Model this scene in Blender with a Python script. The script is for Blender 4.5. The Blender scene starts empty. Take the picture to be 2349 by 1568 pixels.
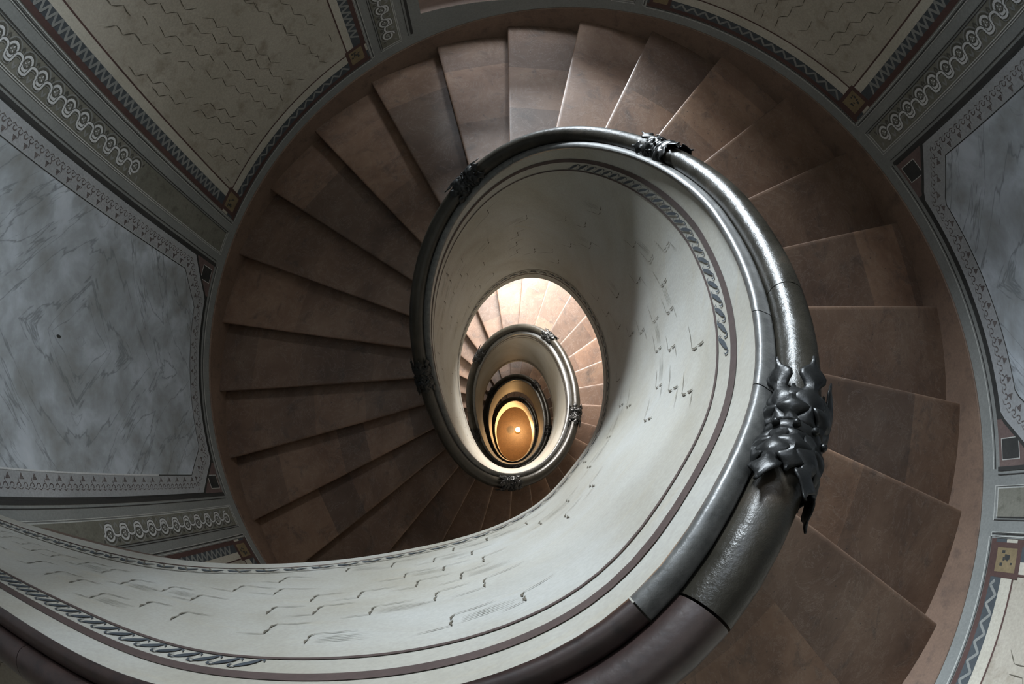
import bpy, math, random
import numpy as np
from mathutils import Vector, Matrix
random.seed(7)
pi = math.pi
sc = bpy.context.scene
COL = sc.collection

# ------------------------------------------------------------------ camera
CAM = (0.09057378, -0.75818144, 2.11318755)
ROT = ((0.9910975, -0.1295980, 0.0304974), (0.1331270, 0.9676101, -0.2144947), (-0.0017115, 0.2166452, 0.9762489))
cd = bpy.data.cameras.new('camera')
cam = bpy.data.objects.new('camera', cd); COL.objects.link(cam)
cd.type = 'PANO'
cd.panorama_type = 'FISHEYE_EQUISOLID'
cd.sensor_width = 36.0; cd.sensor_height = 36.0 * 1568 / 2349; cd.sensor_fit = 'HORIZONTAL'
cd.fisheye_lens = 1185.715 * 36.0 / 2349
cd.fisheye_fov = math.radians(170)
cd.clip_start = 0.01; cd.clip_end = 100
m3 = Matrix(ROT)
cam.matrix_world = Matrix.Translation(CAM) @ m3.to_4x4()
sc.camera = cam

# ------------------------------------------------------------------ light and exposure
sc.view_settings.view_transform = 'Standard'; sc.view_settings.look = 'None'
sc.view_settings.gamma = 1.0; sc.view_settings.use_curve_mapping = False
sc.view_settings.exposure = -0.08
sc.cycles.max_bounces = 8; sc.cycles.diffuse_bounces = 5; sc.cycles.glossy_bounces = 3
w = bpy.data.worlds.new('world'); sc.world = w; w.use_nodes = True
w.node_tree.nodes['Background'].inputs[0].default_value = (0.55, 0.65, 0.8, 1)
w.node_tree.nodes['Background'].inputs[1].default_value = 0.12

def area(name, loc, direction, sx, sy, power, color, spread=pi):
    l = bpy.data.lights.new(name, 'AREA'); l.shape = 'RECTANGLE'; l.size = sx; l.size_y = sy
    l.energy = power; l.color = color; l.spread = spread
    o = bpy.data.objects.new(name, l); COL.objects.link(o)
    o.location = loc; o.rotation_euler = Vector(direction).to_track_quat('-Z', 'Y').to_euler()
    return o
R = 0.16
NT = 28.424
PITCH = R * NT
# daylight outside the tall window of each storey (at the head of the picture) plus two added fill lights
area('daylight_upper_window', (-2.9, 8.8, 0.40), (0.28, -1, -0.08), 3.2, 1.1, 3900, (0.88, 0.94, 1.0))
area('daylight_middle_window', (-0.65, 4.05, 0.6 - PITCH), (0.12, -1, -0.45), 1.7, 2.0, 1250, (1.0, 0.93, 0.87))
area('daylight_lower_window', (-0.65, 4.05, 0.6 - 2 * PITCH), (0.12, -1, -0.45), 1.7, 2.0, 150, (1.0, 0.88, 0.74))
area('daylight_lowest_window', (-0.65, 4.05, 0.6 - 3 * PITCH), (0.12, -1, -0.45), 1.7, 2.0, 90, (1.0, 0.84, 0.66))
area('daylight_top_storey_window', (0.85, 4.9, 4.9), (-0.5, -1, -1.15), 1.4, 1.5, 820, (0.88, 0.94, 1.0))
area('overhead_soft_fill', (-0.2, 0.3, 6.85), (0, 0, -1), 2.6, 2.6, 22, (0.97, 0.97, 0.94))  # unseen overhead area light, added as soft fill for the whole well
area('top_storey_side_fill', (-2.3, 4.9, 4.7), (0.55, -1, -0.8), 1.2, 1.3, 340, (0.80, 0.88, 1.0))  # second light added at this window to brighten the right-hand wall and treads

# ------------------------------------------------------------------ plan curves
TH0 = -0.697
def thk(k): return TH0 + 2 * pi * k / NT
EI = (-0.020, -0.045, -0.020, 0.052); EO = (-0.018, -0.024, -0.037, 0.002)
def ellip(a, b, t, e, ox=0, oy=0):
    return (ox + a * math.cos(t) + e[0] * math.cos(3 * t) + e[1] * math.sin(3 * t),
            oy + b * math.sin(t) + e[2] * math.sin(3 * t) + e[3] * math.cos(3 * t))
def thout(k):
    t = thk(k); return t - 0.008 * math.sin(2 * t) + 0.012 * math.cos(2 * t) + 0.011 * math.sin(t) - 0.015 * math.cos(t)
def thin(k):
    t = thk(k); return t - 0.029 * math.sin(2 * t) - 0.090 * math.cos(2 * t)
def outer(t, inset=0.0):           # outer wall face, t in radians
    x, y = ellip(3.301, 3.626, t, EO, 0.001, -0.080)
    if inset:
        x2, y2 = ellip(3.301, 3.626, t + 1e-3, EO, 0.001, -0.080)
        dx, dy = x2 - x, y2 - y; L = math.hypot(dx, dy)
        x -= inset * dy / L; y += inset * dx / L
    return x, y
_tk = np.linspace(-12, 125, 5481); _tt = np.array([thout(k) for k in _tk])
def kout(t): return float(np.interp(t, _tt, _tk))       # wall angle (radians, continuous) -> step number
def softmax(a, b, w=0.4):
    d = (a - b) / w
    return b + w * (max(d, 0) + math.log1p(math.exp(-abs(d))))
def zf(k): return -R * softmax(k, -0.8)
def deg(d): return math.radians(d)

# well face (inside face of the parapet) as a list of stations: (k, x, y, z of ledge, z of lower edge)
LAND = [(-1.0, .42, -.77, 1.397, -.60), (-1.4, .363, -.879, 1.41, -.66), (-1.7, .306, -.952, 1.415, -.68), (-2.1, .241, -1.019, 1.42, -.67),
        (-2.6, .158, -1.074, 1.42, -.58), (-3.2, .051, -1.135, 1.42, -.46), (-3.7, -.046, -1.179, 1.42, -.40), (-4.4, -.184, -1.233, 1.42, -.36),
        (-5.5, -.407, -1.31, 1.42, -.28), (-6.3, -.58, -1.362, 1.42, -.20), (-7.3, -.797, -1.403, 1.41, .04), (-8.8, -1.12, -1.457, 1.40, .28),
        (-12.0, -1.9, -1.60, 1.40, .36), (-17.5, -3.12, -1.84, 1.40, .38)]
KEND = 109.6
FLOOR = -17.68
def catmull(P, n):
    out = []
    P = [P[0]] + P + [P[-1]]
    for i in range(1, len(P) - 2):
        p0, p1, p2, p3 = map(np.array, P[i - 1:i + 3])
        for j in range(n):
            u = j / n
            out.append(tuple(0.5 * ((2 * p1) + (-p0 + p2) * u + (2 * p0 - 5 * p1 + 4 * p2 - p3) * u * u + (-p0 + 3 * p1 - 3 * p2 + p3) * u ** 3)))
    out.append(tuple(P[-2])); return out
ST = []
k = KEND
while k > -0.76:
    x, y = ellip(.640, .924, thk(k), EI)
    d = min(max((1.2 - k) / 2.2, 0), 1)
    ST.append((k, x, y, -R * k + 1.237, max(-R * k - 0.995 + 0.235 * d * d * (3 - 2 * d), FLOOR))); k -= 0.25
ST2 = catmull([ST[-1]] + LAND, 6)
ST = ST + ST2[1:]
ST = np.array(ST)                       # from the foot of the stair up to the landing
_arc = np.r_[0, np.cumsum(np.hypot(np.diff(ST[:, 1]), np.diff(ST[:, 2])))]
_keep = np.r_[True, np.diff(_arc) > 1e-6]; ST, _arc = ST[_keep], _arc[_keep]
_a0 = np.interp(-3.5, -ST[:, 0], _arc)
_new = np.r_[_arc[_arc < _a0], np.arange(_a0, _arc[-1], .035), _arc[-1]]
ST = np.stack([np.interp(_new, _arc, ST[:, c]) for c in range(5)], 1)
_w = ((ST[:, 0] < 3.0) & (ST[:, 0] > -17)).astype(float)[1:-1]
for _i in range(60):
    for c in (1, 2, 3, 4):
        if c in (1, 2) and _i > 14: continue
        ST[1:-1, c] += _w * .5 * ((ST[:-2, c] + ST[2:, c]) / 2 - ST[1:-1, c])
nrm = np.zeros((len(ST), 2))
tan = np.gradient(ST[:, 1:3], axis=0); tan /= np.linalg.norm(tan, axis=1, keepdims=True) + 1e-12
nrm = np.stack([-tan[:, 1], tan[:, 0]], 1)
# walking up the stair is clockwise seen from above: the stair side is on the left
_c = (nrm * ST[:, 1:3]).sum(1)
if _c[:200].mean() < 0: nrm = -nrm
for it in range(6):
    nrm = np.vstack([nrm[:1], (nrm[:-2] + 2 * nrm[1:-1] + nrm[2:]) / 4, nrm[-1:]]); nrm /= np.linalg.norm(nrm, axis=1, keepdims=True)
KS = ST[::-1, 0]
def station(k):
    f = np.interp(k, KS, np.arange(len(KS))[::-1])
    i = int(min(max(math.floor(f), 0), len(ST) - 2)); u = f - i
    a = ST[i] * (1 - u) + ST[i + 1] * u; n = nrm[i] * (1 - u) + nrm[i + 1] * u
    return a, n
def face(k, n=0.0, dz=0.0, ref='top'):     # point n metres outward from the well face; dz from ledge ('top') or lower edge ('low')
    a, m = station(k)
    return (a[1] + m[0] * n, a[2] + m[1] * n, (a[3] if ref == 'top' else a[4]) + dz)

# ------------------------------------------------------------------ mesh helper
class MB:
    def __init__(s): s.v = []; s.f = []; s.m = []; s.uv = []; s.cur = 0
    def quad(s, pts, uvs=None, mi=None):
        b = len(s.v); s.v += [tuple(p) for p in pts]; s.f.append(tuple(range(b, b + len(pts))))
        s.m.append(s.cur if mi is None else mi); s.uv.append(uvs or [(0, 0)] * len(pts))
    def grid(s, rows, closed=False, mi=None, flip=False, uv=None):
        nr, nc = len(rows), len(rows[0]); b = len(s.v)
        for r in rows: s.v += [tuple(p) for p in r]
        for i in range(nr - 1):
            for j in range(nc if closed else nc - 1):
                j2 = (j + 1) % nc
                q = [b + i * nc + j, b + i * nc + j2, b + (i + 1) * nc + j2, b + (i + 1) * nc + j]
                u = [uv[i][j], uv[i][j2], uv[i + 1][j2], uv[i + 1][j]] if uv else [(0, 0)] * 4
                if flip: q.reverse(); u.reverse()
                s.f.append(tuple(q)); s.m.append(s.cur if mi is None else mi); s.uv.append(u)
    def poly(s, pts, mi=None): s.quad(pts, None, mi)
    def build(s, name, mats, parent=None, smooth=False, merge=True):
        me = bpy.data.meshes.new(name); me.from_pydata(s.v, [], s.f)
        if not isinstance(mats, (list, tuple)): mats = [mats]
        for m in mats: me.materials.append(m)
        me.polygons.foreach_set('material_index', s.m)
        ul = me.uv_layers.new(name='UVMap')
        flat = [c for u in s.uv for p in u for c in p]
        ul.data.foreach_set('uv', flat)
        if smooth: me.polygons.foreach_set('use_smooth', [True] * len(s.f))
        me.update(); 
        if merge:
            import bmesh
            bm = bmesh.new(); bm.from_mesh(me); bmesh.ops.remove_doubles(bm, verts=bm.verts, dist=1e-5)
            bmesh.ops.recalc_face_normals(bm, faces=bm.faces) if merge == 'recalc' else None
            bm.to_mesh(me); bm.free()
        if smooth: me.set_sharp_from_angle(angle=math.radians(40))
        o = bpy.data.objects.new(name, me); COL.objects.link(o)
        if parent: o.parent = parent
        return o
def tag(o, label=None, cat=None, group=None, kind=None):
    if label: o['label'] = label
    if cat: o['category'] = cat
    if group: o['group'] = group
    if kind: o['kind'] = kind
    return o
def empty(name, loc=(0, 0, 0)):
    o = bpy.data.objects.new(name, None); COL.objects.link(o); o.location = loc; return o
def adopt(o, parent):                    # parent while keeping the world position
    o.parent = parent; o.matrix_parent_inverse = Matrix.Translation(parent.location).inverted(); return o

# ------------------------------------------------------------------ materials
def mat(name, base=(.5, .5, .5), rough=.7, metal=0, nodes=None):
    m = bpy.data.materials.new(name); m.use_nodes = True
    nt = m.node_tree; b = nt.nodes['Principled BSDF']
    b.inputs['Base Color'].default_value = (*base, 1); b.inputs['Roughness'].default_value = rough; b.inputs['Metallic'].default_value = metal
    if nodes: nodes(nt, b)
    return m
def N(nt, t, **kw):
    n = nt.nodes.new(t)
    for k_, v in kw.items():
        if k_ in n.inputs: n.inputs[k_].default_value = v
        else: setattr(n, k_, v)
    return n
def noise(nt, scale, detail=4, rough=.55, coord=None, dist=0.0):
    n = N(nt, 'ShaderNodeTexNoise'); n.inputs['Scale'].default_value = scale; n.inputs['Detail'].default_value = detail
    n.inputs['Roughness'].default_value = rough; n.inputs['Distortion'].default_value = dist
    if coord is not None: nt.links.new(coord, n.inputs['Vector'])
    return n.outputs['Fac']
def ramp(nt, fac, stops):
    r = N(nt, 'ShaderNodeValToRGB'); nt.links.new(fac, r.inputs[0]); e = r.color_ramp.elements
    while len(e) < len(stops): e.new(.5)
    for i, (p, c) in enumerate(stops): e[i].position = p; e[i].color = (*c, 1)
    return r.outputs[0]
def mix(nt, a, b, fac, mode='MIX'):
    m = N(nt, 'ShaderNodeMix'); m.data_type = 'RGBA'; m.blend_type = mode
    for s_, v in ((0, fac), (6, a), (7, b)):
        if hasattr(v, 'is_linked') or hasattr(v, 'links'): nt.links.new(v, m.inputs[s_])
        else: m.inputs[s_].default_value = v if s_ == 0 else (*v, 1)
    return m.outputs[2]
def coord(nt, kind='Object'): return N(nt, 'ShaderNodeTexCoord').outputs[kind]
def bump(nt, b, h, strength=.2, dist=.01):
    n = N(nt, 'ShaderNodeBump'); n.inputs['Strength'].default_value = strength; n.inputs['Distance'].default_value = dist
    nt.links.new(h, n.inputs['Height']); nt.links.new(n.outputs[0], b.inputs['Normal'])
def mottled(name, c1, c2, scale=3, rough=.75, c3=None, fine=60, bstr=.12):
    def f(nt, b):
        co = coord(nt)
        n1 = noise(nt, scale, 6, .6, co); col = ramp(nt, n1, [(.3, c1), (.7, c2)])
        if c3: col = mix(nt, col, c3, ramp(nt, noise(nt, scale * 4.3, 5, .65, co), [(.52, (0, 0, 0)), (.72, (1, 1, 1))]))
        n2 = noise(nt, fine, 3, .6, co)
        col = mix(nt, col, ramp(nt, n2, [(.3, (.80, .80, .80)), (.7, (1, 1, 1))]), 1.0, 'MULTIPLY')
        nt.links.new(col, b.inputs['Base Color']); bump(nt, b, n2, bstr, .004)
    return mat(name, c1, rough, 0, f)

def step_nodes(nt, b):                  # worn red-brown stone: slabs across the tread, dark stains, pale scratches
    co = coord(nt, 'UV')
    oi = N(nt, 'ShaderNodeObjectInfo')
    sep = N(nt, 'ShaderNodeSeparateXYZ'); nt.links.new(co, sep.inputs[0])
    rnd = N(nt, 'ShaderNodeMath', operation='MULTIPLY'); nt.links.new(oi.outputs['Random'], rnd.inputs[0]); rnd.inputs[1].default_value = 37.0
    comb = N(nt, 'ShaderNodeCombineXYZ'); nt.links.new(sep.outputs[0], comb.inputs[0]); nt.links.new(sep.outputs[1], comb.inputs[1]); nt.links.new(rnd.outputs[0], comb.inputs[2])
    v = comb.outputs[0]
    n1 = noise(nt, 1.6, 7, .62, v, .3)
    col = ramp(nt, n1, [(.28, (.078, .045, .030)), (.45, (.138, .083, .055)), (.62, (.182, .117, .081)), (.8, (.23, .165, .122))])
    # slab-to-slab difference along the length of the tread
    add = N(nt, 'ShaderNodeMath', operation='ADD'); nt.links.new(sep.outputs[0], add.inputs[0]); nt.links.new(rnd.outputs[0], add.inputs[1])
    vor = N(nt, 'ShaderNodeTexVoronoi', voronoi_dimensions='1D'); vor.inputs['Scale'].default_value = 1.7
    nt.links.new(add.outputs[0], vor.inputs['W'])
    bw = N(nt, 'ShaderNodeRGBToBW'); nt.links.new(vor.outputs['Color'], bw.inputs[0])
    col = mix(nt, col, ramp(nt, bw.outputs[0], [(.2, (.56, .56, .58)), (.8, (1.2, 1.14, 1.08))]), .85, 'MULTIPLY')
    ob = N(nt, 'ShaderNodeMapRange'); nt.links.new(oi.outputs['Random'], ob.inputs[0]); ob.inputs[3].default_value = .8; ob.inputs[4].default_value = 1.12
    g = N(nt, 'ShaderNodeCombineColor'); [nt.links.new(ob.outputs[0], g.inputs[i]) for i in range(3)]
    col = mix(nt, col, g.outputs[0], 1.0, 'MULTIPLY')
    st = noise(nt, 5.5, 6, .7, v, .6)
    col = mix(nt, col, (.045, .035, .030), ramp(nt, st, [(.54, (0, 0, 0)), (.72, (.72, .72, .72))]))
    pits = noise(nt, 46, 2, .5, v)
    col = mix(nt, col, (.03, .022, .02), ramp(nt, pits, [(.70, (0, 0, 0)), (.76, (.8, .8, .8))]))
    pale = noise(nt, 3.2, 9, .75, v, 1.4)
    col = mix(nt, col, (.36, .31, .27), ramp(nt, pale, [(.495, (0, 0, 0)), (.5, (.45, .45, .45)), (.505, (0, 0, 0))]))
    nt.links.new(col, b.inputs['Base Color'])
    nt.links.new(ramp(nt, n1, [(.3, (.62, .62, .62)), (.7, (.40, .40, .40))]), b.inputs['Roughness'])
    bump(nt, b, st, .25, .01)
M_step = mat('worn_red_brown_stone', (.2, .13, .09), .5, 0, step_nodes)
M_skirt = mottled('terracotta_painted_skirting', (.135, .085, .060), (.185, .120, .085), 2.2, .6, (.10, .066, .05))
M_gray = mottled('grey_green_wall_paint', (.175, .185, .178), (.225, .232, .222), 1.5, .75)
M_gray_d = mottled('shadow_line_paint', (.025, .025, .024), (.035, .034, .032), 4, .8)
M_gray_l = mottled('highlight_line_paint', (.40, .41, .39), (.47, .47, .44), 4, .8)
M_olive = mottled('olive_grey_paint', (.135, .132, .105), (.19, .185, .155), 3, .8, (.10, .098, .075))
M_olive_d = mottled('dark_olive_paint', (.055, .055, .046), (.085, .083, .070), 5, .8)
M_cream = mottled('cream_painted_plaster', (.33, .30, .245), (.43, .395, .335), 1.1, .8, (.27, .235, .185))
M_cream_l = mottled('pale_margin_paint', (.40, .375, .31), (.48, .455, .39), 2, .8)
M_blue = mottled('slate_blue_paint', (.040, .050, .058), (.060, .070, .078), 5, .8)
M_bluel = mottled('faded_grey_ornament_paint', (.17, .18, .175), (.25, .255, .24), 6, .8)
M_red = mottled('dark_red_line_paint', (.060, .030, .026), (.085, .045, .038), 4, .8)
M_ochre = mottled('ochre_rosette_paint', (.15, .115, .06), (.22, .165, .09), 8, .8)
M_stroke = mottled('brown_brush_stroke', (.085, .075, .055), (.12, .105, .08), 9, .85)
M_leafbr = mottled('faded_purple_brown_stencil', (.085, .070, .070), (.16, .14, .135), 12, .85)
M_black = mottled('dark_panel_paint', (.018, .020, .020), (.035, .036, .034), 9, .6)
M_plum = mottled('dull_red_triangle_paint', (.105, .070, .065), (.15, .105, .095), 7, .8)
M_band = mottled('brown_band_paint', (.046, .029, .026), (.068, .045, .040), 5, .8)
M_wave = mottled('blue_grey_wave_paint', (.025, .033, .042), (.045, .055, .066), 7, .8)
M_ceil = mottled('ceiling_plaster', (.40, .39, .36), (.46, .45, .42), 1.5, .85)
M_soffit = mottled('soffit_plaster', (.36, .34, .30), (.42, .40, .36), 1.5, .85)
M_plain = mottled('lower_wall_plaster', (.38, .35, .30), (.45, .42, .36), 1.2, .85)
M_sill = mottled('dark_brown_sill', (.030, .019, .014), (.045, .028, .020), 3, .9)
M_sill.node_tree.nodes['Principled BSDF'].inputs['Specular IOR Level'].default_value = .08

def parapet_nodes(nt, b):
    co = coord(nt); n1 = noise(nt, 1.6, 6, .6, co, .4)
    col = ramp(nt, n1, [(.25, (.27, .25, .20)), (.5, (.345, .335, .30)), (.75, (.40, .405, .39))])
    uvn = coord(nt, 'UV')
    mp = N(nt, 'ShaderNodeMapping'); mp.inputs['Scale'].default_value = (1.3, 9, 1); nt.links.new(uvn, mp.inputs[0])
    n2 = noise(nt, 1.6, 5, .7, mp.outputs[0], .3)
    col = mix(nt, col, (.36, .32, .24), ramp(nt, n2, [(.56, (0, 0, 0)), (.80, (.6, .6, .6))]))
    f = noise(nt, 90, 3, .6, co)
    col = mix(nt, col, ramp(nt, f, [(.3, (.86, .86, .86)), (.7, (1, 1, 1))]), 1.0, 'MULTIPLY')
    nt.links.new(col, b.inputs['Base Color']); bump(nt, b, f, .15, .003)
M_parapet = mat('painted_marble_plaster', (.5, .5, .47), .6, 0, parapet_nodes)

def marble_nodes(nt, b):                 # bookmatched: U is metres from the panel's middle line
    uvn = coord(nt, 'UV'); sep = N(nt, 'ShaderNodeSeparateXYZ'); nt.links.new(uvn, sep.inputs[0])
    ab = N(nt, 'ShaderNodeMath', operation='ABSOLUTE'); nt.links.new(sep.outputs[0], ab.inputs[0])
    ab2 = N(nt, 'ShaderNodeMath', operation='ABSOLUTE'); nt.links.new(sep.outputs[1], ab2.inputs[0])
    cb = N(nt, 'ShaderNodeCombineXYZ'); nt.links.new(ab.outputs[0], cb.inputs[0]); nt.links.new(ab2.outputs[0], cb.inputs[1])
    cb2 = N(nt, 'ShaderNodeCombineXYZ'); nt.links.new(sep.outputs[0], cb2.inputs[0]); nt.links.new(sep.outputs[1], cb2.inputs[1])
    n1 = noise(nt, 1.3, 6, .6, cb.outputs[0], .5); n0 = noise(nt, 2.6, 5, .6, cb2.outputs[0], .3)
    av = N(nt, 'ShaderNodeMath', operation='ADD'); nt.links.new(n1, av.inputs[0]); nt.links.new(n0, av.inputs[1])
    hv = N(nt, 'ShaderNodeMath', operation='MULTIPLY'); nt.links.new(av.outputs[0], hv.inputs[0]); hv.inputs[1].default_value = .5
    col = ramp(nt, hv.outputs[0], [(.36, (.20, .205, .20)), (.48, (.30, .325, .345)), (.56, (.40, .435, .475)), (.68, (.47, .505, .545))])
    # long thin diagonal veins, mirrored on both middle lines
    rt = N(nt, 'ShaderNodeMapping'); rt.inputs['Rotation'].default_value = (0, 0, deg(42)); nt.links.new(cb.outputs[0], rt.inputs[0])
    mp = N(nt, 'ShaderNodeMapping'); mp.inputs['Scale'].default_value = (.55, 2.6, 1); nt.links.new(rt.outputs[0], mp.inputs[0])
    v1 = noise(nt, 1.15, 5, .5, mp.outputs[0], .25)
    col = mix(nt, col, (.14, .155, .165), ramp(nt, v1, [(.490, (0, 0, 0)), (.5, (.75, .75, .75)), (.508, (0, 0, 0))]))
    v2 = noise(nt, 1.9, 4, .5, mp.outputs[0], .3)
    col = mix(nt, col, (.20, .215, .225), ramp(nt, v2, [(.395, (0, 0, 0)), (.402, (.6, .6, .6)), (.410, (0, 0, 0))]))
    nt.links.new(col, b.inputs['Base Color'])
M_marble = mat('bookmatched_blue_grey_marble', (.38, .41, .44), .55, 0, marble_nodes)
M_marbord = mottled('pale_grey_border_paint', (.27, .28, .285), (.33, .34, .35), 3, .75)
M_line_l = mottled('pale_line_paint', (.50, .51, .51), (.55, .56, .56), 4, .8)

def rail_nodes(nt, b):
    co = coord(nt); n1 = noise(nt, 7, 6, .6, co)
    col = ramp(nt, n1, [(.35, (.016, .0145, .011)), (.6, (.028, .025, .0195)), (.8, (.050, .036, .025))])
    p = noise(nt, 26, 3, .6, co)
    col = mix(nt, col, (.012, .010, .009), ramp(nt, p, [(.68, (0, 0, 0)), (.74, (1, 1, 1))]))
    nt.links.new(col, b.inputs['Base Color'])
    nt.links.new(ramp(nt, n1, [(.3, (.26, .26, .26)), (.8, (.42, .42, .42))]), b.inputs['Roughness'])
    b.inputs['Specular IOR Level'].default_value = .27
    h = noise(nt, 34, 5, .7, co); bump(nt, b, h, .35, .006)
M_rail = mat('worn_dark_painted_iron', (.05, .05, .04), .3, 0, rail_nodes)
M_railwood = mottled('dark_red_brown_wood', (.020, .012, .011), (.040, .024, .021), 6, .38, (.012, .008, .008))
def ledge_nodes(nt, b):
    co = coord(nt); n1 = noise(nt, 30, 5, .7, co)
    nt.links.new(ramp(nt, n1, [(.3, (.045, .046, .045)), (.7, (.11, .11, .105))]), b.inputs['Base Color'])
    bump(nt, b, n1, .3, .004)
M_ledge = mat('worn_grey_stone_ledge', (.12, .12, .11), .38, 0, ledge_nodes)
M_leaf = mat('blackened_iron_leaf', (.010, .0105, .0105), .36, 0, lambda nt, b: (b.inputs['Specular IOR Level'].__setattr__('default_value', .22), bump(nt, b, noise(nt, 40, 4, .6, coord(nt)), .3, .004)))
M_floor = mottled('warm_polished_floor_stone', (.105, .060, .030), (.15, .088, .044), 6, .45, (.07, .038, .020))
M_medal = mottled('dark_floor_inlay', (.022, .014, .009), (.035, .022, .015), 9, .4)
M_brass = mat('aged_brass', (.35, .23, .10), .35, .9, lambda nt, b: bump(nt, b, noise(nt, 50, 3, .5, coord(nt)), .1, .002))
def emis(name, col, s):
    def f(nt, b):
        b.inputs['Emission Color'].default_value = (*col, 1); b.inputs['Emission Strength'].default_value = s
    return mat(name, col, .4, 0, f)
M_globe = emis('lit_opal_glass', (1.0, .56, .22), 700)
M_frame = mottled('window_frame_paint', (.30, .29, .27), (.36, .35, .32), 3, .5)
def glass_nodes(nt, b):
    nt.nodes.remove(b); g = N(nt, 'ShaderNodeBsdfTransparent'); g.inputs[0].default_value = (.93, .96, .97, 1)
    g2 = N(nt, 'ShaderNodeBsdfGlossy'); g2.inputs['Roughness'].default_value = .05
    mx = N(nt, 'ShaderNodeMixShader'); mx.inputs[0].default_value = .06
    nt.links.new(g.outputs[0], mx.inputs[1]); nt.links.new(g2.outputs[0], mx.inputs[2])
    nt.links.new(mx.outputs[0], nt.nodes['Material Output'].inputs[0])
M_glass = bpy.data.materials.new('window_glass'); M_glass.use_nodes = True; glass_nodes(M_glass.node_tree, M_glass.node_tree.nodes['Principled BSDF'])

# ------------------------------------------------------------------ outer wall with window niches
WIN_T = (84.0, 116.0); SILL = -1.373; HEAD = 1.95
ZTOP = 6.3
wins = [(SILL - n * PITCH, HEAD - n * PITCH) for n in (0, 1, 2, -1, 3)]
mb = MB()
zs = sorted([FLOOR, ZTOP] + [z for wz in wins for z in wz] + [2.6 - i for i in range(21)] + [3.6, 4.4])
zs = [z for z in zs if FLOOR <= z <= ZTOP]
ts = sorted(set(list(range(0, 361, 3)) + [84, 116]))
for i in range(len(ts) - 1):
    for j in range(len(zs) - 1):
        t0, t1, z0, z1 = ts[i], ts[i + 1], zs[j], zs[j + 1]
        if z1 - z0 < 1e-6: continue
        if WIN_T[0] <= t0 and t1 <= WIN_T[1] and any(a - 1e-6 <= z0 and z1 <= b_ + 1e-6 for a, b_ in wins): continue
        for ins, fl in ((0, False), (-.42, True)):
            A, B = outer(deg(t0), ins), outer(deg(t1), ins)
            q = [(*B, z0), (*A, z0), (*A, z1), (*B, z1)]
            if fl: q.reverse()
            mb.quad(q, None, 0)
for a, b_ in wins:                       # reveals of the niches
    tl = [t for t in ts if WIN_T[0] <= t <= WIN_T[1]]
    for t0, t1 in zip(tl[:-1], tl[1:]):
        for z, mi in ((a, 1), (b_, 0)):
            A, B, A2, B2 = outer(deg(t0)), outer(deg(t1)), outer(deg(t0), -.42), outer(deg(t1), -.42)
            q = [(*A, z), (*A2, z), (*B2, z), (*B, z)]
            mb.quad(q if z == a else q[::-1], None, mi)
    for t in WIN_T:
        A, A2 = outer(deg(t)), outer(deg(t), -.42)
        mb.quad([(*A, a), (*A, b_), (*A2, b_), (*A2, a)], None, 0)
for t0, t1 in zip(ts[:-1], ts[1:]):      # top and foot closed
    for z in (ZTOP, FLOOR):
        A, B, A2, B2 = outer(deg(t0)), outer(deg(t1)), outer(deg(t0), -.42), outer(deg(t1), -.42)
        mb.quad([(*A, z), (*B, z), (*B2, z), (*A2, z)], None, 0)
wall = mb.build('wall_outer', [M_plain, M_sill])
tag(wall, 'tall curved stairwell wall with painted panels, pilasters and a terracotta foot', 'wall', kind='structure')

# windows in the niches: frame, mullions, glass
for n, (a, b_) in enumerate(wins):
    fr = MB()
    def bar(t0, t1, z0, z1, i0=-.30, i1=-.36):
        nseg = max(1, int((t1 - t0) / 4))
        for s_ in range(nseg):
            ta, tb = t0 + (t1 - t0) * s_ / nseg, t0 + (t1 - t0) * (s_ + 1) / nseg
            P = [[outer(deg(t), i) for i in (i0, i1)] for t in (ta, tb)]
            f = [(*P[0][0], z0), (*P[1][0], z0), (*P[1][0], z1), (*P[0][0], z1)]
            g = [(*P[0][1], z0), (*P[1][1], z0), (*P[1][1], z1), (*P[0][1], z1)]
            fr.quad(f); fr.quad(g[::-1]); 
            for c in range(4): fr.quad([f[c], g[c], g[(c + 1) % 4], f[(c + 1) % 4]])
    bar(84.1, 115.9, a + .002, a + .09); bar(84.1, 115.9, b_ - .09, b_ - .002)
    for t in (84.1, 99.5, 114.9): bar(t, t + 1.0, a + .09, b_ - .09)
    for z in (a + 1.1, a + 2.2): bar(85.1, 114.9, z, z + .045, -.31, -.35)
    wo = fr.build('window_%d' % (n + 1), M_frame, merge='recalc')
    tag(wo, ['tall window in the niche at the top flight', 'tall window lighting the flight one turn down', 'tall window lighting the flight two turns down', 'tall window of the storey above the landing', 'tall window lighting the flight three turns down'][n], 'window', kind='structure')
    g = MB(); tl = [85 + 3 * i for i in range(11)]
    g.grid([[(*outer(deg(t), -.33), z) for t in tl] for z in (a + .05, b_ - .05)])
    g.build('pane', M_glass, wo)

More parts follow.
